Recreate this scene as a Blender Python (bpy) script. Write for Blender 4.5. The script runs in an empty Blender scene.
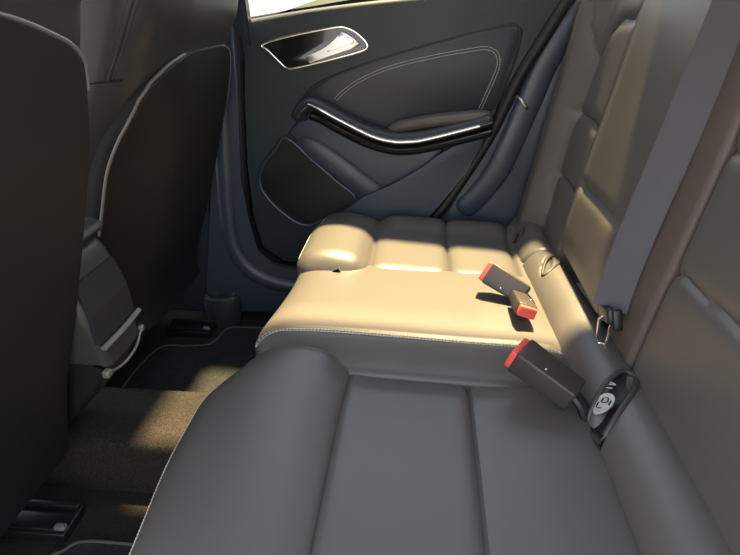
import bpy, bmesh, math, random
import numpy as np
from mathutils import Vector
from mathutils.bvhtree import BVHTree
random.seed(4)
S = bpy.context.scene
COL = S.collection

# ---------------------------------------------------------------- camera
cam_data = bpy.data.cameras.new('camera')
cam_data.sensor_fit = 'HORIZONTAL'; cam_data.sensor_width = 36.0
cam_data.lens = 575.0/740.0*36.0
cam_data.clip_start = 0.01
cam = bpy.data.objects.new('camera', cam_data); COL.objects.link(cam)
cam.location = (0.30, -0.36, 0.95)
cam.rotation_euler = (math.radians(90-26.0), 0, math.radians(5.2))
S.camera = cam

# ---------------------------------------------------------------- world, sun, exposure
SUN_DIR = Vector((0.125, 0.40, 1.0)).normalized()      # towards the sun
W = bpy.data.worlds.new('world'); S.world = W; W.use_nodes = True
wn = W.node_tree.nodes; wl = W.node_tree.links
wbg = wn['Background']
tc = wn.new('ShaderNodeTexCoord'); sx = wn.new('ShaderNodeSeparateXYZ'); rp = wn.new('ShaderNodeValToRGB')
wl.new(tc.outputs['Generated'], sx.inputs[0]); wl.new(sx.outputs['Z'], rp.inputs[0])
rp.color_ramp.elements[0].position = 0.0; rp.color_ramp.elements[0].color = (1.0, 0.98, 0.95, 1)
rp.color_ramp.elements[1].position = 0.6; rp.color_ramp.elements[1].color = (0.70, 0.77, 0.93, 1)
wl.new(rp.outputs[0], wbg.inputs['Color'])
wbg.inputs['Strength'].default_value = 3.2
sd = bpy.data.lights.new('sun', 'SUN'); sd.energy = 32.0; sd.angle = math.radians(3.6); sd.color = (1.0, 0.75, 0.38)
sun = bpy.data.objects.new('sun', sd); COL.objects.link(sun)
sun.location = (0.3, 2.0, 4.0)
sun.rotation_euler = SUN_DIR.to_track_quat('Z', 'Y').to_euler()
S.view_settings.view_transform = 'Standard'; S.view_settings.look = 'None'
S.view_settings.gamma = 1.0; S.view_settings.use_curve_mapping = False
S.view_settings.exposure = 0.0
S.cycles.max_bounces = 8

# ---------------------------------------------------------------- materials
def mat(name, col, rough=0.5, metal=0.0, bump=None, spec=0.5, coat=0.0, var=None, sheen=0.0):
    m = bpy.data.materials.new(name); m.use_nodes = True
    n = m.node_tree.nodes; l = m.node_tree.links; b = n['Principled BSDF']
    b.inputs['Base Color'].default_value = (*col, 1); b.inputs['Roughness'].default_value = rough
    b.inputs['Metallic'].default_value = metal; b.inputs['Specular IOR Level'].default_value = spec
    b.inputs['Coat Weight'].default_value = coat
    if sheen: b.inputs['Sheen Weight'].default_value = sheen; b.inputs['Sheen Roughness'].default_value = 0.4
    t = n.new('ShaderNodeTexCoord')
    if bump:
        kind, scale, strength, dist = bump
        if kind == 'noise':
            x = n.new('ShaderNodeTexNoise'); x.inputs['Scale'].default_value = scale; x.inputs['Detail'].default_value = 4
            o = x.outputs['Fac']
        elif kind == 'grain':
            x = n.new('ShaderNodeTexVoronoi'); x.inputs['Scale'].default_value = scale; x.feature = 'SMOOTH_F1'; o = x.outputs['Distance']
        else:
            x = n.new('ShaderNodeTexWave'); x.inputs['Scale'].default_value = scale; x.bands_direction = kind[-1].upper()
            x.inputs['Distortion'].default_value = 0.3; o = x.outputs['Fac']
        l.new(t.outputs['Object'], x.inputs['Vector'])
        bp = n.new('ShaderNodeBump'); bp.inputs['Strength'].default_value = strength; bp.inputs['Distance'].default_value = dist
        l.new(o, bp.inputs['Height']); l.new(bp.outputs[0], b.inputs['Normal'])
    if var:
        scale, amt = var
        x = n.new('ShaderNodeTexNoise'); x.inputs['Scale'].default_value = scale; x.inputs['Detail'].default_value = 6
        l.new(t.outputs['Object'], x.inputs['Vector'])
        r = n.new('ShaderNodeValToRGB')
        r.color_ramp.elements[0].position = 0.3; r.color_ramp.elements[1].position = 0.7
        r.color_ramp.elements[0].color = tuple(c*(1-amt) for c in col)+(1,)
        r.color_ramp.elements[1].color = tuple(min(1, c*(1+amt)) for c in col)+(1,)
        l.new(x.outputs['Fac'], r.inputs[0]); l.new(r.outputs[0], b.inputs['Base Color'])
    return m
M = {}
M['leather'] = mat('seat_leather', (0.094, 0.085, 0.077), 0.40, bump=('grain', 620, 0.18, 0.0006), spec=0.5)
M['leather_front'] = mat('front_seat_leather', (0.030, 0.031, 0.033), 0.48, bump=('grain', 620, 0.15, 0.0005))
M['leather_warm'] = mat('trim_leather', (0.105, 0.078, 0.066), 0.5, bump=('grain', 620, 0.15, 0.0006))
M['shell'] = mat('seat_shell', (0.012, 0.0125, 0.013), 0.6, bump=('noise', 700, 0.15, 0.0004), spec=0.3)
M['thread'] = mat('thread', (0.55, 0.52, 0.45), 0.7)
M['thread_dark'] = mat('dark_thread', (0.02, 0.022, 0.03), 0.7)
M['piping'] = mat('piping', (0.16, 0.16, 0.155), 0.45)
M['door'] = mat('door_plastic', (0.026, 0.034, 0.040), 0.5, bump=('noise', 900, 0.15, 0.0004))
M['door_leather'] = mat('door_leather', (0.022, 0.026, 0.034), 0.45, bump=('grain', 600, 0.15, 0.0005))
M['trim'] = mat('trim_plastic', (0.038, 0.050, 0.074), 0.36, bump=('noise', 800, 0.12, 0.0004))
M['rubber'] = mat('rubber', (0.008, 0.008, 0.009), 0.55)
M['black'] = mat('black_plastic', (0.012, 0.012, 0.013), 0.35)
M['gloss'] = mat('gloss_black', (0.008, 0.008, 0.01), 0.12, coat=0.5)
M['chrome'] = mat('chrome', (0.80, 0.80, 0.80), 0.16, metal=1.0)
M['satin'] = mat('satin_metal', (0.72, 0.71, 0.69), 0.30, metal=1.0)
M['wire'] = mat('grey_metal', (0.30, 0.29, 0.26), 0.5, metal=0.6)
M['carpet'] = mat('carpet', (0.034, 0.030, 0.026), 0.95, bump=('noise', 420, 0.9, 0.004), var=(260, 0.45), spec=0.1)
M['matc'] = mat('mat_carpet', (0.030, 0.030, 0.030), 0.95, bump=('noise', 380, 0.9, 0.003), var=(240, 0.4), spec=0.1)
M['binding'] = mat('mat_binding', (0.085, 0.085, 0.08), 0.8)
M['web'] = mat('belt_webbing', (0.092, 0.090, 0.102), 0.65, bump=('wave_z', 180, 0.5, 0.0006), sheen=0.3)
M['buckle'] = mat('buckle_plastic', (0.045, 0.036, 0.033), 0.42, bump=('noise', 600, 0.1, 0.0004))
M['red'] = mat('red_button', (0.80, 0.10, 0.07), 0.4)
M['tag'] = mat('pale_tag', (0.45, 0.43, 0.40), 0.6)
M['head'] = mat('headliner', (0.42, 0.40, 0.37), 0.9, bump=('noise', 500, 0.3, 0.001))
M['console'] = mat('console_plastic', (0.048, 0.048, 0.045), 0.42, bump=('noise', 900, 0.1, 0.0004))
M['tray'] = mat('tray_plastic', (0.018, 0.018, 0.022), 0.55)
M['paint'] = mat('car_paint', (0.6, 0.6, 0.6), 0.3, coat=0.6)
M['ground'] = mat('asphalt', (0.10, 0.10, 0.10), 0.9, bump=('noise', 8, 0.3, 0.01), var=(3, 0.12))
g = bpy.data.materials.new('window_glass'); g.use_nodes = True
gn = g.node_tree.nodes; gl = g.node_tree.links; gn.remove(gn['Principled BSDF'])
tr = gn.new('ShaderNodeBsdfTransparent'); tr.inputs[0].default_value = (0.93, 0.95, 0.94, 1)
gg = gn.new('ShaderNodeBsdfGlossy'); gg.inputs['Roughness'].default_value = 0.02
fr = gn.new('ShaderNodeFresnel'); fr.inputs['IOR'].default_value = 1.3; mx = gn.new('ShaderNodeMixShader')
gl.new(fr.outputs[0], mx.inputs[0]); gl.new(tr.outputs[0], mx.inputs[1]); gl.new(gg.outputs[0], mx.inputs[2])
gl.new(mx.outputs[0], gn['Material Output'].inputs[0])
M['glass'] = g

# ---------------------------------------------------------------- helpers
def link(name, bm, m, parent=None, smooth=True, kind=None):
    bmesh.ops.recalc_face_normals(bm, faces=bm.faces)
    me = bpy.data.meshes.new(name); bm.to_mesh(me); bm.free()
    if smooth:
        for p in me.polygons: p.use_smooth = True
        try: me.set_sharp_from_angle(angle=math.radians(38))
        except Exception: pass
    me.materials.append(m)
    o = bpy.data.objects.new(name, me); COL.objects.link(o)
    if parent:
        o.parent = parent
        o.location = -Vector(parent.location) if parent.parent is None and parent.type == 'EMPTY' else (0, 0, 0)
    if kind: o['kind'] = kind
    return o
def thing(name, label, cat, loc=(0, 0, 0), group=None):
    o = bpy.data.objects.new(name, None); COL.objects.link(o); o.location = loc
    o.empty_display_size = 0.05
    o['label'] = label; o['category'] = cat
    if group: o['group'] = group
    return o
def tag(o, label, cat, group=None):
    o['label'] = label; o['category'] = cat
    if group: o['group'] = group
    return o
def sm(x, a, b):
    t = np.clip((np.asarray(x, float)-a)/(b-a), 0, 1); return t*t*(3-2*t)
def catmull(pts, n=8, closed=False):
    P = [np.array(p, float) for p in pts]; out = []
    N = len(P); rng = range(N) if closed else range(N-1)
    for i in rng:
        if closed: a, b, c, d = P[(i-1) % N], P[i], P[(i+1) % N], P[(i+2) % N]
        else: a, b, c, d = P[max(i-1, 0)], P[i], P[i+1], P[min(i+2, N-1)]
        for k in range(n):
            t = k/n
            out.append(0.5*((2*b)+(-a+c)*t+(2*a-5*b+4*c-d)*t*t+(-a+3*b-3*c+d)*t**3))
    if not closed: out.append(P[-1])
    return out
def resample(pts, ds):
    P = np.array(pts, float); seg = np.linalg.norm(np.diff(P, axis=0), axis=1); s = np.concatenate([[0], np.cumsum(seg)])
    n = max(4, int(round(s[-1]/ds))+1); q = np.linspace(0, s[-1], n)
    return np.stack([np.interp(q, s, P[:, k]) for k in range(P.shape[1])], 1), q
def polydist(A, B, line):
    d = np.full(A.shape, 1e9)
    for (a, b), (c, e) in zip(line[:-1], line[1:]):
        vx, vy = c-a, e-b; L2 = vx*vx+vy*vy+1e-12
        t = np.clip(((A-a)*vx+(B-b)*vy)/L2, 0, 1)
        d = np.minimum(d, np.hypot(A-a-t*vx, B-b-t*vy))
    return d
def grooves(A, B, lines, depth=0.009, w=0.006, soft=0.028, puff=0.010):
    out = np.zeros(A.shape)
    for ln in lines:
        d = polydist(A, B, ln)
        out -= depth*np.exp(-(d/w)**2)+puff*np.exp(-(d/soft)**2)
    return out
def pad(name, prof, y0, y1, thick, rad, m, parent, disp=None, sign=1, ds=0.007, dy=0.008, r_start=0.0, r_end=0.0, shift=None, sm_n=10, power=2.0):
    """upholstered body: an x-z profile swept along y with rounded sides and closed back"""
    P, s = resample(catmull(prof, sm_n), ds)
    T = np.gradient(P, axis=0); T /= np.linalg.norm(T, axis=1)[:, None]+1e-12
    Nn = np.stack([-T[:, 1], T[:, 0]], 1)*sign
    f0 = y0 if callable(y0) else (lambda x, z: np.full(x.shape, y0))
    f1 = y1 if callable(y1) else (lambda x, z: np.full(x.shape, y1))
    Y0 = f0(P[:, 0], P[:, 1]); Y1 = f1(P[:, 0], P[:, 1])
    n_top = max(6, int(np.max(Y1-Y0)/dy)); ns = 8
    # cross-section parameters (arc sides with radius rad)
    cs = []
    cs.append(('L', 0.0, -thick)); cs.append(('L', 0.0, -rad-(thick-rad)*0.5))
    for k in range(ns): a = math.pi/2*k/ns; cs.append(('L', rad*(1-math.cos(a)), -rad*(1-math.sin(a))))
    for k in range(n_top+1): cs.append(('T', k/n_top, 0.0))
    for k in range(ns-1, -1, -1): a = math.pi/2*k/ns; cs.append(('R', rad*(1-math.cos(a)), -rad*(1-math.sin(a))))
    cs.append(('R', 0.0, -rad-(thick-rad)*0.5)); cs.append(('R', 0.0, -thick))
    nc = len(cs); ni = len(P)
    YY = np.zeros((ni, nc)); NN = np.zeros((ni, nc))
    for j, (k, a, b) in enumerate(cs):
        if k == 'L': YY[:, j] = Y0+a
        elif k == 'R': YY[:, j] = Y1-a
        else: YY[:, j] = Y0+rad+a*(Y1-Y0-2*rad)
        NN[:, j] = b
    X = np.repeat(P[:, 0:1], nc, 1); Z = np.repeat(P[:, 1:2], nc, 1); SS = np.repeat(s[:, None], nc, 1)
    wtop = np.clip(1+NN/thick, 0, 1)
    if disp is not None: NN = NN+disp(YY, X, Z, SS)*wtop
    L = s[-1]
    e = np.ones(ni)
    if r_start > 0: t = np.clip(s/r_start, 0, 1); e *= (1-(1-t)**power)**(1/power)
    if r_end > 0: t = np.clip((L-s)/r_end, 0, 1); e *= (1-(1-t)**power)**(1/power)
    NN = (NN+thick)*np.maximum(e, 0.02)[:, None]-thick
    PX = X+Nn[:, 0:1]*NN; PZ = Z+Nn[:, 1:2]*NN
    if shift is not None:
        dx, dyy, dz = shift(YY, X, Z); PX = PX+dx; YY = YY+dyy; PZ = PZ+dz
    bm = bmesh.new()
    V = [[bm.verts.new((PX[i, j], YY[i, j], PZ[i, j])) for j in range(nc)] for i in range(ni)]
    for i in range(ni-1):
        for j in range(nc-1): bm.faces.new((V[i][j], V[i+1][j], V[i+1][j+1], V[i][j+1]))
        bm.faces.new((V[i][nc-1], V[i+1][nc-1], V[i+1][0], V[i][0]))
    bm.faces.new(V[0]); bm.faces.new(V[-1][::-1])
    return link(name, bm, m, parent)
def sweep(pts, ra, rb=None, up=(0, 0, 1), seg=10, closed=False, taper=False, bm=None, n=6, sq=1.0):
    """tube / band along a curve with an elliptic cross-section (ra sideways, rb along up)"""
    rb = rb or ra; own = bm is None
    if own: bm = bmesh.new()
    C = [Vector(p) for p in (catmull(pts, n, closed) if n > 1 else [np.array(p) for p in pts])]
    rings = []; N = len(C)
    for i, p in enumerate(C):
        if closed: t = C[(i+1) % N]-C[i-1]
        else: t = C[min(i+1, N-1)]-C[max(i-1, 0)]
        t.normalize(); u = Vector(up); u = (u-t*u.dot(t)).normalized(); w = t.cross(u)
        k = 1.0
        if taper: q = i/(N-1); k = min(1, math.sqrt(max(0.0, 1-(1-min(q, 1-q)*2/taper)**2)) if min(q, 1-q)*2 < taper else 1); k = max(k, 0.08)
        ring = []
        for a in range(seg):
            an = 2*math.pi*a/seg; c, s_ = math.cos(an), math.sin(an)
            c = math.copysign(abs(c)**sq, c); s_ = math.copysign(abs(s_)**sq, s_)
            ring.append(bm.verts.new(p+w*(ra*k*c)+u*(rb*k*s_)))
        rings.append(ring)
    R = range(N) if closed else range(N-1)
    for i in R:
        A, B = rings[i], rings[(i+1) % N]
        for a in range(seg): bm.faces.new((A[a], A[(a+1) % seg], B[(a+1) % seg], B[a]))
    if not closed: bm.faces.new(rings[0][::-1]); bm.faces.new(rings[-1])
    return bm
def box(bm, c, d, bev=0.003, rot=None, taper=None):
    r = bmesh.ops.create_cube(bm, size=1); vs = r['verts']
    for v in vs:
        k = 1.0
        if taper and v.co.x < 0: k = taper
        v.co = Vector((v.co.x*d[0], v.co.y*d[1]*k, v.co.z*d[2]*k))
        if rot: v.co = rot @ v.co
        v.co += Vector(c)
    es = list({e for v in vs for e in v.link_edges})
    if bev: bmesh.ops.bevel(bm, geom=es, offset=bev, segments=3, profile=0.5, affect='EDGES')
    return bm
def slab(pts, ya, yb, bev=0.004, closed_smooth=0, seg=3):
    """polygon in x-z extruded from ya (visible face, nearer the cabin) to yb"""
    P = catmull(pts, closed_smooth, True) if closed_smooth else pts
    bm = bmesh.new()
    A = [bm.verts.new((p[0], ya, p[1])) for p in P]; B = [bm.verts.new((p[0], yb, p[1])) for p in P]
    n = len(P); fa = bm.faces.new(A); bm.faces.new(B[::-1])
    for i in range(n): bm.faces.new((A[i], B[i], B[(i+1) % n], A[(i+1) % n]))
    if bev: bmesh.ops.bevel(bm, geom=list(fa.edges), offset=bev, segments=seg, profile=0.5, affect='EDGES')
    return bm
def bvh(o):
    dg = bpy.context.evaluated_depsgraph_get(); dg.update()
    me = o.data; mw = Vector(o.location)
    if o.parent: mw = mw+o.parent.location
    return BVHTree.FromPolygons([v.co+mw for v in me.vertices], [tuple(p.vertices) for p in me.polygons])
def cast(tree, p, d):
    hit, nrm, _, _ = tree.ray_cast(Vector(p), Vector(d))
    if hit is None: return None, None
    if nrm.dot(Vector(d)) > 0: nrm = -nrm
    return hit, nrm
def stitches(name, tree, line, d, m, parent, pitch=0.006, length=0.0042, r=0.0007, off=0.0003, double=0.0):
    """a seam of thread dashes laid on the surface under the given line"""
    bm = bmesh.new()
    P, s = resample(catmull(line, 10), pitch)
    rows = [0.0] if not double else [-double/2, double/2]
    dv = Vector(d)
    for i in range(len(P)-1):
        a = Vector(P[i]); t = (Vector(P[i+1])-a).normalized(); w = t.cross(dv).normalized()
        for q in rows:
            h0, n0 = cast(tree, a+w*q, d); h1, n1 = cast(tree, a+w*q+t*length, d)
            if h0 is None or h1 is None or (h0-h1).length > 0.03: continue
            sweep([h0+n0*off, (h0+h1)/2+(n0+n1).normalized()*(off+r*0.5), h1+n1*off], r, up=n0, seg=5, bm=bm, n=1)
    if not bm.verts: bm.free(); return None
    return link(name, bm, m, parent)
def on_surface(tree, line, d, off=0.0, n=8):
    out = []
    for p in catmull(line, n):
        h, nn = cast(tree, p, d)
        if h is not None: out.append(h+nn*off)
    return out
def structure(name, bm, m, smooth=False):
    return link(name, bm, m, None, smooth, 'structure')

# ================================================================ SETTING
bm = bmesh.new(); box(bm, (-0.1, 0.62, -0.03), (2.6, 1.56, 0.06), 0); structure('floor', bm, M['carpet'])
# raised centre tunnel under the carpet
prof = [(0.494, -0.01), (0.496, 0.06), (0.504, 0.106), (0.525, 0.120), (0.60, 0.122), (0.66, 0.122), (0.69, 0.118), (0.712, 0.098), (0.722, 0.06), (0.73, -0.01)]
bm = bmesh.new(); pr = catmull(prof, 6)
A = [bm.verts.new((-0.95, p[0], p[1])) for p in pr]; B = [bm.verts.new((0.06, p[0], p[1])) for p in pr]
for i in range(len(pr)-1): bm.faces.new((A[i], A[i+1], B[i+1], B[i]))
bm.faces.new(A); bm.faces.new(B[::-1]); bm.faces.new((A[0], B[0], B[-1], A[-1]))
structure('trim_1', bm, M['carpet'], True)
# roof, out of view; far edge set inward to bound the sun patch
bm = bmesh.new(); box(bm, (0.25, 0.5025, 1.255), (1.9, 0.925, 0.05), 0.01)
structure('ceiling', bm, M['head'], True)
# far body side below the windows, behind door; unseen, added to block light
bm = bmesh.new(); box(bm, (-0.1, 1.405, 0.38), (2.6, 0.05, 0.88), 0.01); structure('wall_far', bm, M['paint'], True)
bm = bmesh.new(); box(bm, (1.13, 0.62, 0.48), (0.05, 1.60, 1.10), 0.01); structure('wall_rear', bm, M['trim'], True)  # unseen, raised to block light from the rear window
bm = bmesh.new(); box(bm, (-0.1, -0.15, -0.02), (2.6, 0.07, 0.13), 0.01); structure('wall_near', bm, M['trim'], True)
# pillars between the windows (far side)
def pillar(name, base, top, w0, w1):
    bm = bmesh.new()
    a, b = Vector(base), Vector(top)
    vs = []
    for p, w in ((a, w0), (b, w1)):
        for sx_, sy_ in ((-1, 0), (1, 0), (1, 0.05), (-1, 0.05)):
            vs.append(bm.verts.new((p.x+sx_*w/2, p.y+sy_, p.z)))
    for q in ((0, 1, 5, 4), (1, 2, 6, 5), (2, 3, 7, 6), (3, 0, 4, 7), (3, 2, 1, 0), (4, 5, 6, 7)): bm.faces.new([vs[i] for i in q])
    bmesh.ops.bevel(bm, geom=list(bm.edges), offset=0.008, segments=3, affect='EDGES')
    return structure(name, bm, M['trim'], True)
pillar('trim_2', (-0.235, 1.305, 0.78), (-0.16, 1.00, 1.24), 0.11, 0.09)
bm = bmesh.new(); box(bm, (1.00, -0.02, 0.60), (0.28, 0.05, 1.25), 0.02); structure('near_light_block', bm, M['trim'], True)  # unseen near rear quarter, added to keep out light from behind
structure('wall_front', slab([(-1.35, 0.0), (-0.40, 0.0), (-0.34, 0.40), (-0.28, 0.88), (-1.35, 0.80)], 1.27, 1.37, 0.01), M['door'], True)
pillar('trim_3', (1.00, 1.305, 0.90), (1.08, 1.00, 1.24), 0.26, 0.24)
# lower B pillar trim with the sill running along the door opening
bp = [(-0.40, 0.02), (-0.36, 0.105), (-0.325, 0.40), (-0.285, 0.90), (-0.200, 0.90), (-0.210, 0.70), (-0.224, 0.48), (-0.226, 0.345),
      (-0.206, 0.24), (-0.15, 0.185), (-0.05, 0.165), (0.20, 0.16), (0.20, 0.02)]
structure('trim_4', slab(bp, 1.235, 1.38, 0.014, 0, 4), M['trim'], True)
# raised rim along pillar and sill
rim = [(-0.258, 1.240, 0.86), (-0.268, 1.238, 0.60), (-0.276, 1.236, 0.40), (-0.272, 1.234, 0.27), (-0.235, 1.232, 0.19), (-0.165, 1.230, 0.145), (-0.06, 1.230, 0.125), (0.1, 1.230, 0.12)]
structure('trim_5', sweep(rim, 0.014, 0.024, up=(1, 0, 0), seg=14, taper=0.1), M['trim'], True)
# round foot of the pillar trim
bm = bmesh.new()
cup = [(0.054, 0.0), (0.060, 0.070), (0.056, 0.092), (0.046, 0.098), (0.040, 0.094), (0.035, 0.080), (0.018, 0.078), (0.013, 0.086), (0.0, 0.088)]
rings = []
for r_, z_ in cup:
    rings.append([bm.verts.new((-0.318+max(r_, 0.0004)*1.0*math.cos(2*math.pi*a/28), 1.215+max(r_, 0.0004)*0.7*math.sin(2*math.pi*a/28), z_)) for a in range(28)])
for A, B in zip(rings[:-1], rings[1:]):
    for a in range(28): bm.faces.new((A[a], A[(a+1) % 28], B[(a+1) % 28], B[a]))
structure('trim_6', bm, M['door'], True)
# wheel-arch and C pillar trim between door and backrest
cp = [(0.30, 0.20), (0.36, 0.36), (0.42, 0.445), (0.47, 0.53), (0.507, 0.604), (0.54, 0.686), (0.575, 0.764), (0.63, 0.862), (0.68, 0.975),
      (1.10, 0.99), (1.10, 0.20)]
structure('trim_7', slab(cp, 1.285, 1.378, 0.02, 0, 4), M['trim'], True)
arch = [(0.42, 1.275, 0.37), (0.47, 1.268, 0.43), (0.515, 1.262, 0.50), (0.545, 1.262, 0.58), (0.585, 1.268, 0.70), (0.62, 1.275, 0.80), (0.70, 1.28, 0.95)]
structure('trim_8', sweep([(x, y+0.012, z) for x, y, z in arch], 0.034, 0.012, up=(0, 1, 0), seg=14, taper=0.15), M['trim'], True)
# outside ground
bm = bmesh.new(); bmesh.ops.create_grid(bm, x_segments=2, y_segments=2, size=14)
for v in bm.verts: v.co.z = -0.36
structure('floor_outside', bm, M['ground'])

# ================================================================ FAR DOOR
DR = thing('car_door', 'closed rear car door across the cabin, dark trim panel with chrome-edged release handle and armrest', 'car door', (0.2, 1.30, 0.0))
Y = 1.28
panel = [(-0.189, 0.888), (-0.204, 0.689), (-0.214, 0.487), (-0.215, 0.345), (-0.193, 0.236), (-0.122, 0.190), (0.05, 0.18), (0.25, 0.20), (0.316, 0.372), (0.372, 0.427),
         (0.438, 0.518), (0.474, 0.590), (0.497, 0.677), (0.516, 0.725), (0.560, 0.813), (0.612, 0.874), (0.668, 0.970), (0.45, 0.955), (0.208, 0.937), (-0.007, 0.914)]
link('door_panel', slab(panel, Y, 1.375, 0.008, 0, 3), M['door'], DR)
# rounded top shoulder of the panel towards the glass
link('window_sill', sweep([(-0.186, 1.30, 0.885), (-0.007, 1.30, 0.912), (0.208, 1.30, 0.936), (0.45, 1.30, 0.955), (0.62, 1.30, 0.968)], 0.020, 0.010, up=(0, 0, 1), seg=14, n=6), M['door'], DR)
link('window_felt', sweep([(-0.186, 1.355, 0.890), (-0.007, 1.355, 0.917), (0.208, 1.355, 0.941), (0.45, 1.355, 0.960), (0.62, 1.355, 0.973)], 0.008, 0.012, seg=8, n=4), M['rubber'], DR)
# glass leaning in to the roof
bm = bmesh.new()
ga = [(-0.19, 1.362, 0.885), (0.20, 1.362, 0.938), (0.90, 1.362, 0.968), (1.0, 1.045, 1.232), (-0.12, 1.045, 1.232)]
va = [bm.verts.new(p) for p in ga]; vb = [bm.verts.new((p[0], p[1]+0.003, p[2]+0.002)) for p in ga]
bm.faces.new(va); bm.faces.new(vb[::-1])
for i in range(5): bm.faces.new((va[i], vb[i], vb[(i+1) % 5], va[(i+1) % 5]))
link('window_pane', bm, M['glass'], DR, False)
link('door_seal', sweep([(0.665, 1.288, 0.975), (0.604, 1.278, 0.862), (0.551, 1.276, 0.764), (0.520, 1.276, 0.686), (0.487, 1.276, 0.604), (0.451, 1.276, 0.533), (0.400, 1.276, 0.443), (0.355, 1.276, 0.373), (0.30, 1.276, 0.31)], 0.016, 0.017, up=(0, 1, 0), seg=12), M['rubber'], DR)
link('door_seal', sweep([(-0.196, 1.262, 0.90), (-0.211, 1.262, 0.70), (-0.222, 1.262, 0.487), (-0.223, 1.262, 0.345), (-0.200, 1.262, 0.232), (-0.125, 1.262, 0.182), (0.05, 1.262, 0.170)], 0.009, 0.012, up=(0, 1, 0), seg=10), M['rubber'], DR)
# release handle in its recess
bez = [(-0.140, 0.835), (-0.060, 0.857), (0.053, 0.877), (0.088, 0.877), (0.119, 0.862), (0.143, 0.836), (0.130, 0.821), (0.051, 0.800), (-0.054, 0.776), (-0.079, 0.776), (-0.095, 0.789), (-0.126, 0.819)]
hd = link('door_handle', slab(bez, Y-0.004, Y+0.004, 0.001, 3), M['gloss'], DR)
hd['label'] = 'silver release lever in a chrome-framed gloss black recess'
b2 = link('bezel', sweep([(x, Y-0.005, z) for x, z in bez], 0.0035, 0.0028, up=(0, 1, 0), seg=8, closed=True, n=4), M['chrome'], hd); b2.location = (0, 0, 0)
lev = [(0.078, 0.868), (0.100, 0.858), (0.127, 0.838), (0.085, 0.822), (0.031, 0.805), (-0.004, 0.793), (-0.016, 0.792), (-0.018, 0.806), (0.010, 0.818), (0.040, 0.834), (0.062, 0.852)]
link('lever', slab(lev, Y-0.024, Y-0.008, 0.006, 3, 4), M['satin'], hd)
sw = link('lever_grip', slab([(0.092, 0.857), (0.112, 0.843), (0.085, 0.833), (0.040, 0.819), (0.052, 0.832)], Y-0.027, Y-0.020, 0.002, 3, 3), M['satin'], hd)
for c in hd.children: c.location = (0, 0, 0)
# upper trim insert with twin stitch line
ins = [(-0.047, 0.675), (-0.011, 0.721), (0.049, 0.753), (0.162, 0.793), (0.289, 0.829), (0.437, 0.868), (0.505, 0.882), (0.532, 0.880), (0.540, 0.859), (0.528, 0.790), (0.492, 0.673), (0.40, 0.62), (0.28, 0.585), (0.15, 0.60), (0.02, 0.665)]
inso = link('trim_insert', slab(ins, Y-0.004, Y+0.01, 0.004, 0, 3), M['door_leather'], DR)
link('insert_groove', sweep([(x, Y-0.0005, z) for x, z in ins[:11]], 0.0060, 0.0015, up=(0, 1, 0), seg=8), M['rubber'], DR)
st = [(0.056, 0.695), (0.076, 0.714), (0.123, 0.746), (0.208, 0.781), (0.324, 0.809), (0.415, 0.825), (0.454, 0.830), (0.478, 0.823), (0.490, 0.806), (0.490, 0.778), (0.471, 0.722), (0.451, 0.669)]
tr_ = bvh(inso)
stitches('stitching', tr_, [(x, 1.0, z) for x, z in st], (0, 1, 0), M['thread'], DR, pitch=0.0065, length=0.0048, r=0.00085, double=0.0075)
# armrest: stitched leather roll, chrome strip, gloss band below
arm = [(-0.050, 1.262, 0.640), (-0.034, 1.256, 0.672), (-0.010, 1.250, 0.688), (0.020, 1.245, 0.680), (0.075, 1.240, 0.652), (0.155, 1.236, 0.616), (0.235, 1.234, 0.600), (0.325, 1.236, 0.612), (0.44, 1.242, 0.642), (0.485, 1.25, 0.655)]
ar = link('armrest', sweep(arm, 0.030, 0.019, up=(0, 0, 1), seg=16, taper=0.10), M['door_leather'], DR)
link('armrest_pad', sweep([(0.20, 1.266, 0.612), (0.25, 1.258, 0.630), (0.32, 1.254, 0.644), (0.41, 1.254, 0.655), (0.485, 1.258, 0.664)], 0.030, 0.018, up=(0, 0, 1), seg=14, taper=0.5), M['leather'], DR)
ta = bvh(ar)
for dz in (0.006, -0.004):
    stitches('stitching', ta, [(x, 1.0, z+dz) for x, y, z in arm[1:]], (0, 1, 0), M['thread'] if dz < 0 else M['thread_dark'], DR, pitch=0.006, length=0.004, r=0.0006)
link('armrest_band', sweep([(x, y-0.006, z-0.031) for x, y, z in arm[2:]], 0.026, 0.014, up=(0, 0, 1), seg=12, taper=0.1), M['gloss'], DR)
chs = [(0.000, 1.214, 0.679), (0.035, 1.210, 0.666), (0.074, 1.209, 0.646), (0.170, 1.203, 0.602), (0.225, 1.202, 0.588), (0.266, 1.202, 0.587), (0.320, 1.203, 0.594), (0.462, 1.211, 0.631)]
chs = [(x-0.012, y, z+0.010) for x, y, z in chs]
link('chrome_strip', sweep(chs, 0.0030, 0.0042, up=(0, 0, 1), seg=10), M['chrome'], DR)
# lower panel: speaker grille, cupped ledge and pocket
rec = [(-0.085, 0.60), (-0.05, 0.64), (0.02, 0.650), (0.12, 0.60), (0.22, 0.57), (0.33, 0.585), (0.40, 0.605), (0.36, 0.56), (0.32, 0.51), (0.22, 0.46), (0.12, 0.405)]
link('door_recess', slab(rec, Y-0.010, Y+0.01, 0.008, 0, 3), M['trim'], DR)
link('door_recess', sweep([(-0.06, 1.274, 0.585), (0.02, 1.268, 0.535), (0.09, 1.264, 0.485), (0.15, 1.267, 0.44), (0.19, 1.272, 0.42)], 0.010, 0.032, up=(0.5, 0, 0.86), seg=14, taper=0.4), M['trim'], DR)
spk = [(-0.090, 0.587), (-0.02, 0.527), (0.05, 0.465), (0.108, 0.411), (0.060, 0.365), (0.0, 0.335), (-0.044, 0.322), (-0.090, 0.340), (-0.150, 0.395), (-0.178, 0.448), (-0.165, 0.503), (-0.125, 0.55)]
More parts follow.
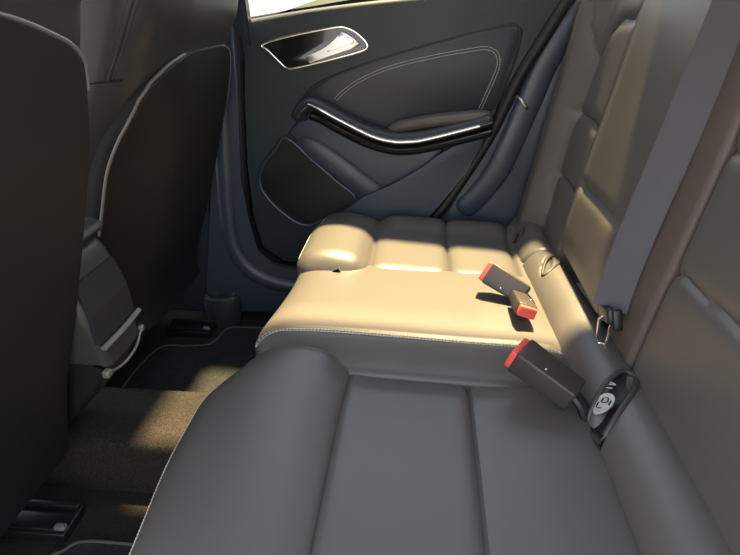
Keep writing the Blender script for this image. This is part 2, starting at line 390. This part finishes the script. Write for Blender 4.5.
sg = link('speaker_grille', slab(spk, Y-0.010, Y+0.01, 0.006, 3, 3), M['shell'], DR)
link('grille_lip', sweep([(x, Y-0.012, z) for x, z in spk], 0.0045, 0.004, up=(0, 1, 0), seg=8, closed=True, n=4), M['trim'], sg).location = (0, 0, 0)
pk = [(0.085, 0.395), (0.135, 0.425), (0.222, 0.466), (0.315, 0.510), (0.348, 0.540), (0.372, 0.582), (0.392, 0.604), (0.470, 0.618), (0.470, 0.58), (0.43, 0.51), (0.37, 0.425), (0.31, 0.365), (0.25, 0.22), (0.05, 0.24), (-0.02, 0.31), (0.04, 0.35)]
link('door_pocket', slab(pk, Y-0.035, Y+0.01, 0.012, 0, 4), M['trim'], DR)

# door latch striker on the body
bm = sweep([(0.546, 1.262, 0.712), (0.556, 1.245, 0.704), (0.572, 1.245, 0.686), (0.576, 1.262, 0.678)], 0.0035, seg=8)
tag(link('door_striker', bm, M['satin']), 'small metal hook on the dark trim between the door seal and the rear backrest', 'hook')

# ================================================================ REAR SEAT CUSHION
RC = thing('rear_seat_cushion', 'black leather rear bench cushion with pale stitching, sunlit in the middle', 'car seat', (0.3, 0.55, 0.0))
cush = [(0.05, 0.02), (0.03, 0.10), (0.0, 0.20), (-0.035, 0.27), (-0.055, 0.315), (-0.045, 0.350), (-0.010, 0.372), (0.05, 0.378), (0.12, 0.370), (0.18, 0.347), (0.25, 0.338), (0.34, 0.335), (0.42, 0.334), (0.50, 0.336), (0.60, 0.330), (0.66, 0.300)]
LN = [[(-0.2, 0.186), (0.40, 0.184), (0.60, 0.188)], [(-0.2, 0.397), (0.60, 0.398)], [(-0.2, 0.603), (0.7, 0.598)]]
def near_disp(Yv, X, Z, s):
    d = grooves(Yv, X, LN, depth=0.0075, w=0.0032, soft=0.014, puff=0.004)
    top = sm(Z, 0.30, 0.33)
    # side bolster rises to the lobe; cushion dips to the inner edge
    return d*top - 0.020*sm(Yv, 0.44, 0.53)*sm(X, 0.10, 0.25)
def near_shift(Yv, X, Z):
    k = sm(Yv, 0.36, 0.54)
    w = 1-sm(X, 0.0, 0.22)
    return 0.062*k*w+0.02*(1-sm(Yv, 0.02, 0.28))*w, 0*X, 0.006*k*w
nc_ = pad('seat_section', cush, -0.12, 0.530, 0.10, 0.035, M['leather'], RC, near_disp, shift=near_shift, ds=0.0055, dy=0.007)
nc_['label'] = 'near outer seat section, grey in the shade with three panels'
mid = [(0.06, 0.02), (0.05, 0.10), (0.035, 0.20), (0.02, 0.28), (0.010, 0.325), (0.022, 0.352), (0.055, 0.366), (0.12, 0.368), (0.25, 0.364), (0.40, 0.358), (0.52, 0.354), (0.60, 0.34), (0.66, 0.30)]
def mid_disp(Yv, X, Z, s):
    d = -0.030*(1-sm(Yv, 0.50, 0.60))
    d = d-0.004*np.exp(-((Yv-0.592)/0.006)**2)
    return d*sm(Z, 0.1, 0.33)
def mid_shift(Yv, X, Z):
    w = 1-sm(X, 0.0, 0.2); return -0.03*(1-sm(Yv, 0.52, 0.85))*w*sm(Z, 0.1, 0.3), 0*X, 0*X
mc_ = pad('seat_section', mid, 0.500, 0.912, 0.10, 0.016, M['leather'], RC, mid_disp, shift=mid_shift, ds=0.006, dy=0.006)
mc_['label'] = 'narrow middle seat section lit gold by the sun'
far = [(0.08, 0.02), (0.06, 0.12), (0.04, 0.22), (0.025, 0.29), (0.004, 0.335), (0.008, 0.370), (0.036, 0.396), (0.09, 0.403), (0.145, 0.394), (0.19, 0.374), (0.26, 0.368), (0.38, 0.362), (0.50, 0.356), (0.58, 0.345), (0.64, 0.31)]
LF = [[(-0.2, 0.190), (2.0, 0.186)], [(-0.2, 0.378), (2.0, 0.374)], [(-0.2, 0.545), (2.0, 0.545)]]
def far_disp(Yv, X, Z, s):
    d = grooves(Yv, X, LF, depth=0.008, w=0.0045, soft=0.018, puff=0.006)
    return d*sm(Z, 0.30, 0.34)+0.018*sm(Yv, 1.12, 1.20)*sm(X, 0.14, 0.25)-0.014*sm(Yv, 1.05, 1.2)*(1-sm(X, 0.14, 0.22))*sm(Z, 0.30, 0.34)
fc_ = pad('seat_section', far, 0.850, 1.255, 0.12, 0.060, M['leather'], RC, far_disp, ds=0.0055, dy=0.007)
fc_['label'] = 'far outer seat section with a rounded front lobe catching the sun'
# rear roll of the cushion, full width
roll = [(0.585, 0.295), (0.590, 0.335), (0.604, 0.362), (0.630, 0.382), (0.660, 0.388), (0.690, 0.376), (0.71, 0.345), (0.715, 0.30)]
def roll_shift(Yv, X, Z):
    k = sm(Yv, 0.2, 1.15)
    return -0.035*k-0.02*(X-0.585)/0.13*k, 0*X, 0*X
def roll_disp(Yv, X, Z, s):
    d = 0*Yv
    d -= 0.006*np.exp(-((Yv-0.985)/0.006)**2)
    return d
tmp_ = pad('rear_roll', roll, -0.12, 1.265, 0.05, 0.02, M['leather'], None, roll_disp, shift=roll_shift, ds=0.005, dy=0.007)
tr_roll = bvh(tmp_); bpy.data.objects.remove(tmp_)
def roll_carved(Yv, X, Z, s):
    d = roll_disp(Yv, X, Z, s)
    for cx, cy, ux, uy, la, lb, dep in ((0.621, 0.406, 0.57, 0.82, 0.070, 0.017, 0.020), (0.640, 0.905, 0.46, 0.89, 0.042, 0.011, 0.016), (0.590, 1.108, 0.40, 0.92, 0.045, 0.009, 0.010)):
        a = (X-cx)*ux+(Yv-cy)*uy; b = -(X-cx)*uy+(Yv-cy)*ux
        d = d-dep*np.exp(-((a/la)**2+(b/lb)**2)**3)
    return d
rl_ = pad('rear_roll', roll, -0.12, 1.265, 0.05, 0.02, M['leather'], RC, roll_carved, shift=roll_shift, ds=0.0035, dy=0.005)
# stitches
tn, tm, tf = bvh(nc_), bvh(mc_), bvh(fc_)
stitches('stitching', tm, [(-0.02, 0.560, 0.6), (0.03, 0.585, 0.6), (0.10, 0.592, 0.6), (0.25, 0.592, 0.6), (0.40, 0.590, 0.6), (0.585, 0.586, 0.6)], (0, 0, -1), M['thread'], RC, pitch=0.0068, length=0.0050, r=0.0009, double=0.0065)
stitches('stitching', tn, [(-1.0, y, z) for y, z in ((-0.11, 0.345), (0.0, 0.345), (0.15, 0.345), (0.30, 0.345), (0.40, 0.348), (0.50, 0.352))], (1, 0, 0), M['thread'], RC, pitch=0.0055, length=0.0042, r=0.0009)
stitches('stitching', tf, [(-1.0, y, z) for y, z in ((0.93, 0.365), (1.0, 0.368), (1.10, 0.370), (1.19, 0.375))], (1, 0, 0), M['thread'], RC, pitch=0.0055, length=0.004, r=0.0009, double=0.006)
stitches('stitching', tf, [(0.02, 0.2, 0.350), (0.06, 0.2, 0.345), (0.12, 0.2, 0.352), (0.18, 0.2, 0.355)], (0, 1, 0), M['thread'], RC, pitch=0.0055, length=0.004, r=0.0009, double=0.006)

# child-seat anchor guides in the roll
def anchor(loop, lab, inner, r=0.0048):
    P = on_surface(tr_roll, [(q[0], q[1], 0.6) for q in catmull(loop, 6, True)], (0, 0, -1), 0.001, n=1)[:-1]
    o = link('anchor_guide', sweep(P, r, r*0.8, up=(0, 0, 1), seg=10, closed=True, n=1), M['buckle'], RC)
    o['label'] = lab
    c = sum(P, Vector())/len(P)
    bm = sweep([p*0.93+c*0.07-Vector((0, 0, 0.003)) for p in P], r*0.7, r*0.9, up=(0, 0, 1), seg=8, closed=True, n=1)
    n = len(P); lo = [bm.verts.new(p-Vector((0, 0, 0.004))) for p in P]; cc = bm.verts.new(c-Vector((0, 0, 0.008)))
    for i in range(n): bm.faces.new((lo[i], lo[(i+1) % n], cc))
    link('slot', bm, M['rubber'], o).location = (0, 0, 0)
    if inner:
        cz_ = c.z
        def lay(pts, h):
            q = []
            for x, y in pts:
                hh, nn = cast(tr_roll, (x, y, 0.6), (0, 0, -1)); q.append(Vector((hh.x, hh.y, hh.z+h-0.004)))
            return q
        cx, cy = 0.605, 0.408
        bm = bmesh.new(); ring = lay([(cx+0.014*math.cos(a*math.pi/10), cy+0.017*math.sin(a*math.pi/10)) for a in range(20)], 0.006)
        vs = [bm.verts.new(p) for p in ring]; vt = [bm.verts.new(p-Vector((0, 0, 0.004))) for p in ring]
        bm.faces.new(vs); bm.faces.new(vt[::-1])
        for i in range(20): bm.faces.new((vs[i], vt[i], vt[(i+1) % 20], vs[(i+1) % 20]))
        t = link('tag', bm, M['tag'], o, False); t.location = (0, 0, 0); t['label'] = 'small pale round tag with dark marks'
        bm = bmesh.new()
        for ln in ([(-0.006, 0.006), (-0.010, 0.0), (-0.006, -0.008)], [(0.001, 0.008), (-0.003, 0.002), (0.003, -0.004), (0.006, 0.002), (0.003, 0.006)], [(0.003, -0.012), (0.008, -0.006)]):
            sweep(lay([(cx+a, cy+b) for a, b in ln], 0.0068), 0.0011, 0.0006, seg=6, bm=bm)
        link('mark', bm, M['rubber'], o).location = (0, 0, 0)
        bm = bmesh.new()
        for ln in ([(0.612, 0.440), (0.622, 0.430)], [(0.616, 0.447), (0.628, 0.436), (0.622, 0.448)]):
            sweep(lay(ln, 0.004), 0.0014, 0.0008, seg=6, bm=bm)
        m_ = link('mark', bm, M['tag'], o); m_.location = (0, 0, 0)
    return o
anchor([(0.574,0.342),(0.580,0.392),(0.612,0.440),(0.648,0.470),(0.666,0.458),(0.644,0.408),(0.600,0.355)], 'near child-seat anchor guide, a rimmed slot with a tag inside', True)
anchor([(0.588,0.860),(0.601,0.910),(0.622,0.945),(0.638,0.945),(0.630,0.906),(0.604,0.866)], 'child-seat anchor guide in the sunlit part of the roll', False, 0.003)
anchor([(0.545,1.060),(0.552,1.104),(0.568,1.140),(0.586,1.155),(0.582,1.123),(0.560,1.070)], 'far child-seat anchor guide in the shade by the door', False, 0.003)

# ================================================================ REAR BACKRESTS
NB = thing('rear_bench_back', 'near part of the rear backrest, two dark leather pads right of the grey belt', 'backrest', (0.75, 0.2, 0.38))
bk = [(0.660, 0.32), (0.668, 0.40), (0.684, 0.50), (0.702, 0.60), (0.722, 0.72), (0.740, 0.84), (0.760, 0.98), (0.775, 1.10)]
L1 = [[(-0.2, 0.575), (0.30, 0.578), (0.46, 0.570), (0.52, 0.560)], [(-0.2, 0.765), (0.46, 0.760), (0.54, 0.755)]]
def nb_disp(Yv, X, Z, s):
    return grooves(Yv, Z, L1, depth=0.006, w=0.004, soft=0.015, puff=0.004)+0.010*sm(-Yv, -0.1, 0.05)
pad('backrest_pad', bk, -0.12, 0.498, 0.11, 0.028, M['leather'], NB, nb_disp, r_end=0.06, ds=0.0065, dy=0.008)
bs = [(x-0.003, z) for x, z in bk]
o = pad('side_strip', bs, 0.494, 0.615, 0.10, 0.012, M['leather_warm'], NB, None, r_end=0.06)
o['label'] = 'smooth brownish leather strip along the belt'

MB = thing('folding_armrest', 'middle part of the rear backrest with folded armrest panel, left of the hanging belt', 'backrest', (0.75, 0.8, 0.38))
mb = [(0.650, 0.375), (0.640, 0.40), (0.640, 0.45), (0.652, 0.52), (0.664, 0.58), (0.685, 0.70), (0.708, 0.83), (0.728, 0.95), (0.745, 1.07)]
L2 = [[(0.5, 0.572), (0.80, 0.572), (1.1, 0.562)]]
def mb_disp(Yv, X, Z, s):
    return grooves(Yv, Z, L2, depth=0.007, w=0.004, soft=0.014, puff=0.005)-0.006*sm(Yv, 0.92, 0.98)
pad('backrest_panel', mb, lambda x, z: 0.600+0.03*(1-sm(z, 0.36, 0.44)), lambda x, z: 0.995-0.03*(1-sm(z, 0.36, 0.42)), 0.10, 0.020, M['leather'], MB, mb_disp, r_start=0.05, r_end=0.06, ds=0.006, dy=0.008)

FB = thing('rear_bench_back', 'far part of the rear backrest beside the door, padded squares with an outer bolster', 'backrest', (0.75, 1.13, 0.38))
fb = [(0.630, 0.32), (0.636, 0.38), (0.650, 0.46), (0.664, 0.54), (0.682, 0.66), (0.702, 0.78), (0.722, 0.90), (0.742, 1.02), (0.755, 1.10)]
V1 = [(1.155, 0.34), (1.165, 0.50), (1.165, 0.65), (1.15, 0.80), (1.12, 0.875), (1.07, 0.905), (0.95, 0.915)]
V2 = [(1.150, 0.80), (1.185, 0.88), (1.20, 0.98), (1.20, 1.10)]
L3 = [V1, V2, [(0.9, 0.690), (1.06, 0.692), (1.165, 0.690)], [(0.9, 0.530), (1.06, 0.532), (1.163, 0.530)]]
def fb_disp(Yv, X, Z, s):
    b = sm(Yv, 1.150, 1.205)
    return 0.055*b+grooves(Yv, Z, L3, depth=0.007, w=0.004, soft=0.014, puff=0.005)
pad('backrest_pad', fb, 0.955, 1.268, 0.12, 0.026, M['leather'], FB, fb_disp, r_end=0.06, ds=0.0065, dy=0.006)

# ================================================================ CENTRE BELT
BT = thing('seat_belt', 'grey woven centre seat belt running down the backrest with its metal tongue hanging loose', 'seat belt', (0.66, 0.59, 0.40))
def ribbon(pts, w, th, wdir, m, parent, name):
    C = catmull(pts, 8); bm = bmesh.new(); rings = []
    for i, p in enumerate(C):
        p = Vector(p); t = (Vector(C[min(i+1, len(C)-1)])-Vector(C[max(i-1, 0)])).normalized()
        wd = Vector(wdir); wd = (wd-t*wd.dot(t)).normalized(); n = t.cross(wd)
        rings.append([bm.verts.new(p+wd*(a*w/2)+n*(b*th/2)) for a, b in ((-1, 0), (-0.96, -1), (-0.88, -1.35), (0, -1), (0.88, -1.35), (0.96, -1), (1, 0), (0.96, 1), (0.88, 1.35), (0, 1), (-0.88, 1.35), (-0.96, 1))])
    for A, B in zip(rings[:-1], rings[1:]):
        for a in range(12): bm.faces.new((A[a], A[(a+1) % 12], B[(a+1) % 12], B[a]))
    bm.faces.new(rings[0][::-1]); bm.faces.new(rings[-1])
    return link(name, bm, m, parent)
ribbon([(0.762, 0.586, 1.10), (0.738, 0.586, 0.97), (0.716, 0.586, 0.85), (0.695, 0.586, 0.73), (0.674, 0.586, 0.62), (0.658, 0.584, 0.53), (0.650, 0.580, 0.48), (0.645, 0.575, 0.45)], 0.060, 0.0022, (0.80, -0.55, 0), M['web'], BT, 'webbing')
bm = bmesh.new()
from mathutils import Matrix
rt = Matrix.Rotation(math.radians(-8), 3, 'Y') @ Matrix.Rotation(math.radians(-18), 3, 'X')
box(bm, (0.640, 0.566, 0.443), (0.016, 0.060, 0.030), 0.006, rt)
box(bm, (0.648, 0.538, 0.447), (0.018, 0.014, 0.040), 0.006, rt)
tg = link('tongue_cover', bm, M['black'], BT)
bm = sweep([(0.630, 0.566, 0.435), (0.629, 0.566, 0.415), (0.630, 0.564, 0.392), (0.635, 0.557, 0.384), (0.641, 0.550, 0.390), (0.643, 0.550, 0.414), (0.643, 0.552, 0.435)], 0.0048, 0.0025, up=(1, 0, 0), seg=8, closed=True)
link('tongue', bm, M['chrome'], BT)

# ================================================================ BUCKLES
def buckle(top, base, w, h, lab, roll_=0.0, loc_z=0.33):
    top, base = Vector(top), Vector(base)
    t = thing('seat_belt_buckle', lab, 'buckle', (base.x, base.y, loc_z), 'buckles on the rear bench')
    ax = (base-top); Ln = ax.length; ax.normalize()
    up = Vector((0, 0, 1)); up = (up-ax*up.dot(ax)).normalized(); side = up.cross(ax)
    R = Matrix((ax, side, up)).transposed() @ Matrix.Rotation(roll_, 3, 'X')
    bm = bmesh.new(); box(bm, (0, 0, 0), (Ln, w, h), 0.0045, None)
    for v in bm.verts:
        k = 1-0.22*max(0, v.co.x/Ln+0.1); v.co.y *= k; v.co.z *= k
        v.co = R @ v.co+(top+base)/2
    link('housing', bm, M['buckle'], t)
    bm = bmesh.new(); box(bm, (-Ln/2-0.003, 0, 0), (0.014, w*0.90, h*0.80), 0.003)
    for v in bm.verts: v.co = R @ v.co+(top+base)/2
    link('release_button', bm, M['red'], t)
    bm2 = sweep([base-ax*0.02, base+ax*0.008-Vector((0, 0, 0.006)), base+ax*0.025-Vector((0, 0, 0.03))], w*0.22, h*0.22, up=up, seg=10)
    link('stalk', bm2, M['black'], t)
    bm = bmesh.new(); bmesh.ops.create_icosphere(bm, subdivisions=2, radius=0.0022)
    for v in bm.verts: v.co = R @ Vector((v.co.x-Ln*0.05, v.co.y-w*0.30, v.co.z+h/2*0.96))+(top+base)/2
    link('stud', bm, M['satin'], t)
    return t
buckle((0.478, 0.480, 0.405), (0.566, 0.425, 0.366), 0.060, 0.044, 'largest buckle, nearest the camera, red button up, beside the child-seat slot')
buckle((0.455, 0.800, 0.405), (0.535, 0.760, 0.372), 0.050, 0.038, 'farther buckle of the sunlit pair, dark housing with red edge raised off the cushion', 1.0)
buckle((0.520, 0.665, 0.387), (0.515, 0.745, 0.378), 0.040, 0.028, 'nearer buckle of the sunlit pair, lying flat with its red end towards the camera', 0.3)

# ================================================================ FRONT SEATS
def front_seat(name_label, ya, yb, zb, xo, zo, arch0, arch1, cat='car seat'):
    wrap = None
    if ya > 0.3:
        wrap = lambda Yv, X, Z: (-(0.025+0.065*(1-sm(Z, 0.62, 0.86)))*(1-sm(Yv, 0.68, 0.87)), 0*X, 0*X)
    t = thing('front_seat', name_label, cat, (-0.5+xo, (ya+yb)/2, 0.0))
    body = [(-0.46, 0.09), (-0.42, 0.16), (-0.372, 0.28), (-0.318, 0.44), (-0.262, 0.62), (-0.222, 0.76), (-0.190, 0.88), (-0.172, 0.98), (-0.175, 1.08), (-0.20, 1.15)]
    body = [(x+xo, z+zo) for x, z in body]
    body[0] = (np.interp(zb, [b[1] for b in body], [b[0] for b in body])-0.01, zb); body[1] = (np.interp(zb+0.05, [b[1] for b in body], [b[0] for b in body]), zb+0.05)
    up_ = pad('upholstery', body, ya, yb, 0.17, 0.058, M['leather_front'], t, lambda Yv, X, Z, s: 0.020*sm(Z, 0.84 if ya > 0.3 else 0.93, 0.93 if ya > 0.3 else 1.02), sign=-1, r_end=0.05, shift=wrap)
    shell_prof = [(x+0.004, z) for x, z in body[1:6]]+([(-0.196+xo, 0.846)] if ya > 0.3 else [(-0.190+xo, 0.88+zo), (-0.161, 0.950)])
    shell_prof[0] = (body[1][0]+0.02, zb+0.015)
    sh = pad('seat_back_shell', shell_prof, arch0, arch1, 0.05, 0.016, M['shell'], t, lambda Yv, X, Z, s: 0.016-0.010*sm(Z, 0.72, 0.9)+0*Z, sign=-1, ds=0.006, shift=wrap)
    cs_ = [(-0.95, 0.22), (-0.80, 0.27), (-0.65, 0.26), (-0.50, 0.24), (-0.42, 0.22)]
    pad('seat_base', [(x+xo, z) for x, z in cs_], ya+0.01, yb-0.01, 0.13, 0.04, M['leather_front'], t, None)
    bm = bmesh.new(); box(bm, (-0.70+xo, (ya+yb)/2, 0.075), (0.34, (yb-ya)*0.74, 0.11), 0.02); link('seat_frame', bm, M['rubber'], t)
    return t, up_, sh
def a_far(x, z): return np.interp(z, [0.0, 0.45, 0.60, 0.70, 0.77, 0.80, 0.825, 0.838, 0.846], [0.70, 0.70, 0.703, 0.708, 0.722, 0.745, 0.785, 0.825, 0.87])
def b_far(x, z): return np.interp(z, [0.0, 0.30, 0.78, 0.82, 0.838, 0.846], [1.15, 1.175, 1.175, 1.17, 1.15, 1.10])
FS, fu, fs_ = front_seat('front seat across the cabin by the door, dark shell back with pale curved lip', 0.685, 1.195, 0.185, 0.0, 0.0, a_far, b_far)
def a_near(x, z): return np.interp(z, [0.0, 0.80, 0.92, 0.950], [-0.03, -0.03, -0.02, 0.02])
def b_near(x, z): return np.interp(z, [0.0, 0.70, 0.84, 0.868, 0.885, 0.897, 0.908, 0.920, 0.932, 0.942, 0.950], [0.457, 0.466, 0.466, 0.462, 0.446, 0.424, 0.39, 0.35, 0.30, 0.22, 0.10])
NS, nu, ns_ = front_seat('nearest front seat, a large dark seat back filling the left edge', -0.05, 0.496, 0.14, 0.02, 0.03, a_near, b_near)
def lip(sh, f0, f1, z0, zt, parent, zl, zr, r=0.0032):
    tree = bvh(sh); pts = []
    for z in np.linspace(zl, zt, 26): pts.append((float(f0(0, z))+0.006, z))
    for z in np.linspace(zt, zr, 26): pts.append((float(f1(0, z))-0.006, z))
    out = []
    for y, z in pts:
        h, n = cast(tree, (0.5, y, z), (-1, 0, 0))
        if h is not None: out.append(h+n*0.001)
    return link('piping', sweep(out, r, seg=8, n=1), M['piping'], parent)
lip(fs_, a_far, b_far, 0.26, 0.842, FS, 0.50, 0.70)
lip(ns_, a_near, b_near, 0.25, 0.948, NS, 0.80, 0.83)
# seams on the inner side of the far front seat
tfu = bvh(fu)
seam = [(-0.205, 0.3, 0.945), (-0.235, 0.3, 0.885), (-0.265, 0.3, 0.830), (-0.275, 0.3, 0.812)]
pts = on_surface(tfu, seam, (0, 1, 0), 0.0)
if len(pts) > 2: link('seam', sweep(pts, 0.0025, seg=6, n=1), M['rubber'], FS)
stitches('stitching', tfu, [(x+0.008, y, z) for x, y, z in seam], (0, 1, 0), M['thread_dark'], FS, pitch=0.006, length=0.004, r=0.0009)
stitches('stitching', tfu, [(x-0.008, y, z) for x, y, z in seam], (0, 1, 0), M['thread_dark'], FS, pitch=0.006, length=0.004, r=0.0009)
pts = on_surface(tfu, [(-0.36, 0.3, 0.800), (-0.30, 0.3, 0.810), (-0.255, 0.3, 0.812)], (0, 1, 0), 0.0)
if len(pts) > 2: link('seam', sweep(pts, 0.0028, seg=6, n=1), M['rubber'], FS)

# ================================================================ CENTRE CONSOLE
CC = thing('centre_console', 'grey centre console tower between the front seats with an open storage tray', 'console', (-0.36, 0.55, 0.10))
cpf = [(-0.40, 0.10), (-0.36, 0.18), (-0.30, 0.26), (-0.262, 0.34), (-0.272, 0.45), (-0.296, 0.525), (-0.325, 0.545), (-0.40, 0.550), (-0.60, 0.54)]
pad('tower', [(-0.266, 0.325)]+cpf[3:], lambda x, z: 0.458+0.02*(1-sm(z, 0.32, 0.46)), 0.610, 0.16, 0.016, M['console'], CC, None, sign=-1, dy=0.01)
pad('tower_foot', [(-0.46, 0.10), (-0.40, 0.16), (-0.33, 0.235), (-0.300, 0.27), (-0.272, 0.32)], 0.480, 0.606, 0.10, 0.016, M['rubber'], CC, None, sign=-1, dy=0.01)  # unlit lower tower, its shade put into the black colour
link('top_roll', sweep([(-0.330, 0.475, 0.565), (-0.330, 0.545, 0.565), (-0.330, 0.615, 0.565)], 0.040, 0.016, seg=16, taper=0.25), M['console'], CC)
def cface(y, z, off=0.0):
    x = float(np.interp(z, [q[1] for q in cpf[:6]], [q[0] for q in cpf[:6]])); return (x+off, y, z)
def cplate(name, ya, yb, za, zb, off, th, m, bev=0.003):
    bm = bmesh.new(); n = 8; F = []; Bk = []
    for i in range(n+1):
        z = za+(zb-za)*i/n
        F.append([bm.verts.new(cface(y, z, off)) for y in (ya, yb)]); Bk.append([bm.verts.new(cface(y, z, off-th)) for y in (ya, yb)])
    for i in range(n):
        bm.faces.new((F[i][0], F[i][1], F[i+1][1], F[i+1][0])); bm.faces.new((Bk[i][1], Bk[i][0], Bk[i+1][0], Bk[i+1][1]))
        bm.faces.new((F[i][1], Bk[i][1], Bk[i+1][1], F[i+1][1])); bm.faces.new((F[i][0], F[i+1][0], Bk[i+1][0], Bk[i][0]))
    bm.faces.new((F[0][0], Bk[0][0], Bk[0][1], F[0][1])); bm.faces.new((F[n][0], F[n][1], Bk[n][1], Bk[n][0]))
    return link(name, bm, m, CC, False)
tray = cplate('storage_tray', 0.466, 0.600, 0.388, 0.505, 0.006, 0.01, M['tray'])
link('tray_edge', sweep([cface(0.466, 0.382, 0.010), cface(0.54, 0.382, 0.012), cface(0.606, 0.384, 0.010)], 0.006, 0.005, seg=8), M['wire'], CC)
link('net_wire', sweep([cface(0.470, 0.325, 0.006), cface(0.52, 0.312, 0.016), cface(0.57, 0.320, 0.016), cface(0.606, 0.342, 0.004)], 0.0026, seg=8), M['wire'], CC)
bm = bmesh.new(); box(bm, cface(0.470, 0.325, 0.006), (0.014, 0.016, 0.014), 0.003); link('wire_clip', bm, M['wire'], CC)
bm = bmesh.new(); box(bm, cface(0.606, 0.342, 0.004), (0.010, 0.010, 0.012), 0.002); link('wire_clip', bm, M['wire'], CC)

# ================================================================ FLOOR MATS AND SEAT RAILS
def floor_mat(lab, pts, grp=None):
    t = thing('floor_mat', lab, 'floor mat', (pts[0][0], pts[0][1], 0.0))
    C = catmull(pts, 5, True); bm = bmesh.new()
    a = [bm.verts.new((p[0], p[1], 0.001)) for p in C]; b = [bm.verts.new((p[0], p[1], 0.010)) for p in C]; n = len(C)
    bm.faces.new(a[::-1]); bm.faces.new(b)
    for i in range(n): bm.faces.new((a[i], a[(i+1) % n], b[(i+1) % n], b[i]))
    link('carpet', bm, M['matc'], t, False)
    link('binding', sweep([(p[0], p[1], 0.008) for p in pts], 0.0045, 0.004, seg=8, closed=True, n=5), M['binding'], t)
floor_mat('dark floor mat in the far footwell with a thin bound edge', [(-0.46, 1.02), (-0.373, 1.045), (-0.31, 1.065), (-0.292, 1.15), (-0.240, 1.165), (-0.10, 1.165), (0.0, 1.14), (0.0, 0.80), (-0.12, 0.775), (-0.40, 0.775), (-0.47, 0.80)])
floor_mat('dark floor mat in the near footwell, its pale edge at the bottom of the view', [(-0.37, 0.28), (-0.345, 0.335), (-0.315, 0.358), (-0.218, 0.360), (-0.05, 0.36), (0.0, 0.33), (0.0, -0.03), (-0.05, -0.06), (-0.33, -0.06), (-0.37, -0.02)])
def rail(lab, x, y, L, w):
    t = thing('seat_rail', lab, 'seat rail', (x, y, 0.0), None)
    bm = bmesh.new(); box(bm, (x-L/2, y, 0.012), (L, w, 0.022), 0.004); link('rail_base', bm, M['black'], t)
    bm = bmesh.new()
    box(bm, (x-L/2, y+w*0.36, 0.028), (L*0.97, w*0.16, 0.014), 0.003)
    box(bm, (x-L/2-0.01, y-w*0.36, 0.026), (L*0.90, w*0.16, 0.010), 0.003)
    link('rail_track', bm, M['black'], t)
    bm = bmesh.new(); box(bm, (x-0.010, y-w*0.36, 0.032), (0.022, w*0.18, 0.010), 0.003); link('end_cap', bm, M['piping'], t)
rail('seat rail end under the far front seat by the door sill', -0.330, 1.135, 0.14, 0.060)
rail('seat rail end under the nearest front seat at the lower left', -0.355, 0.395, 0.19, 0.075)
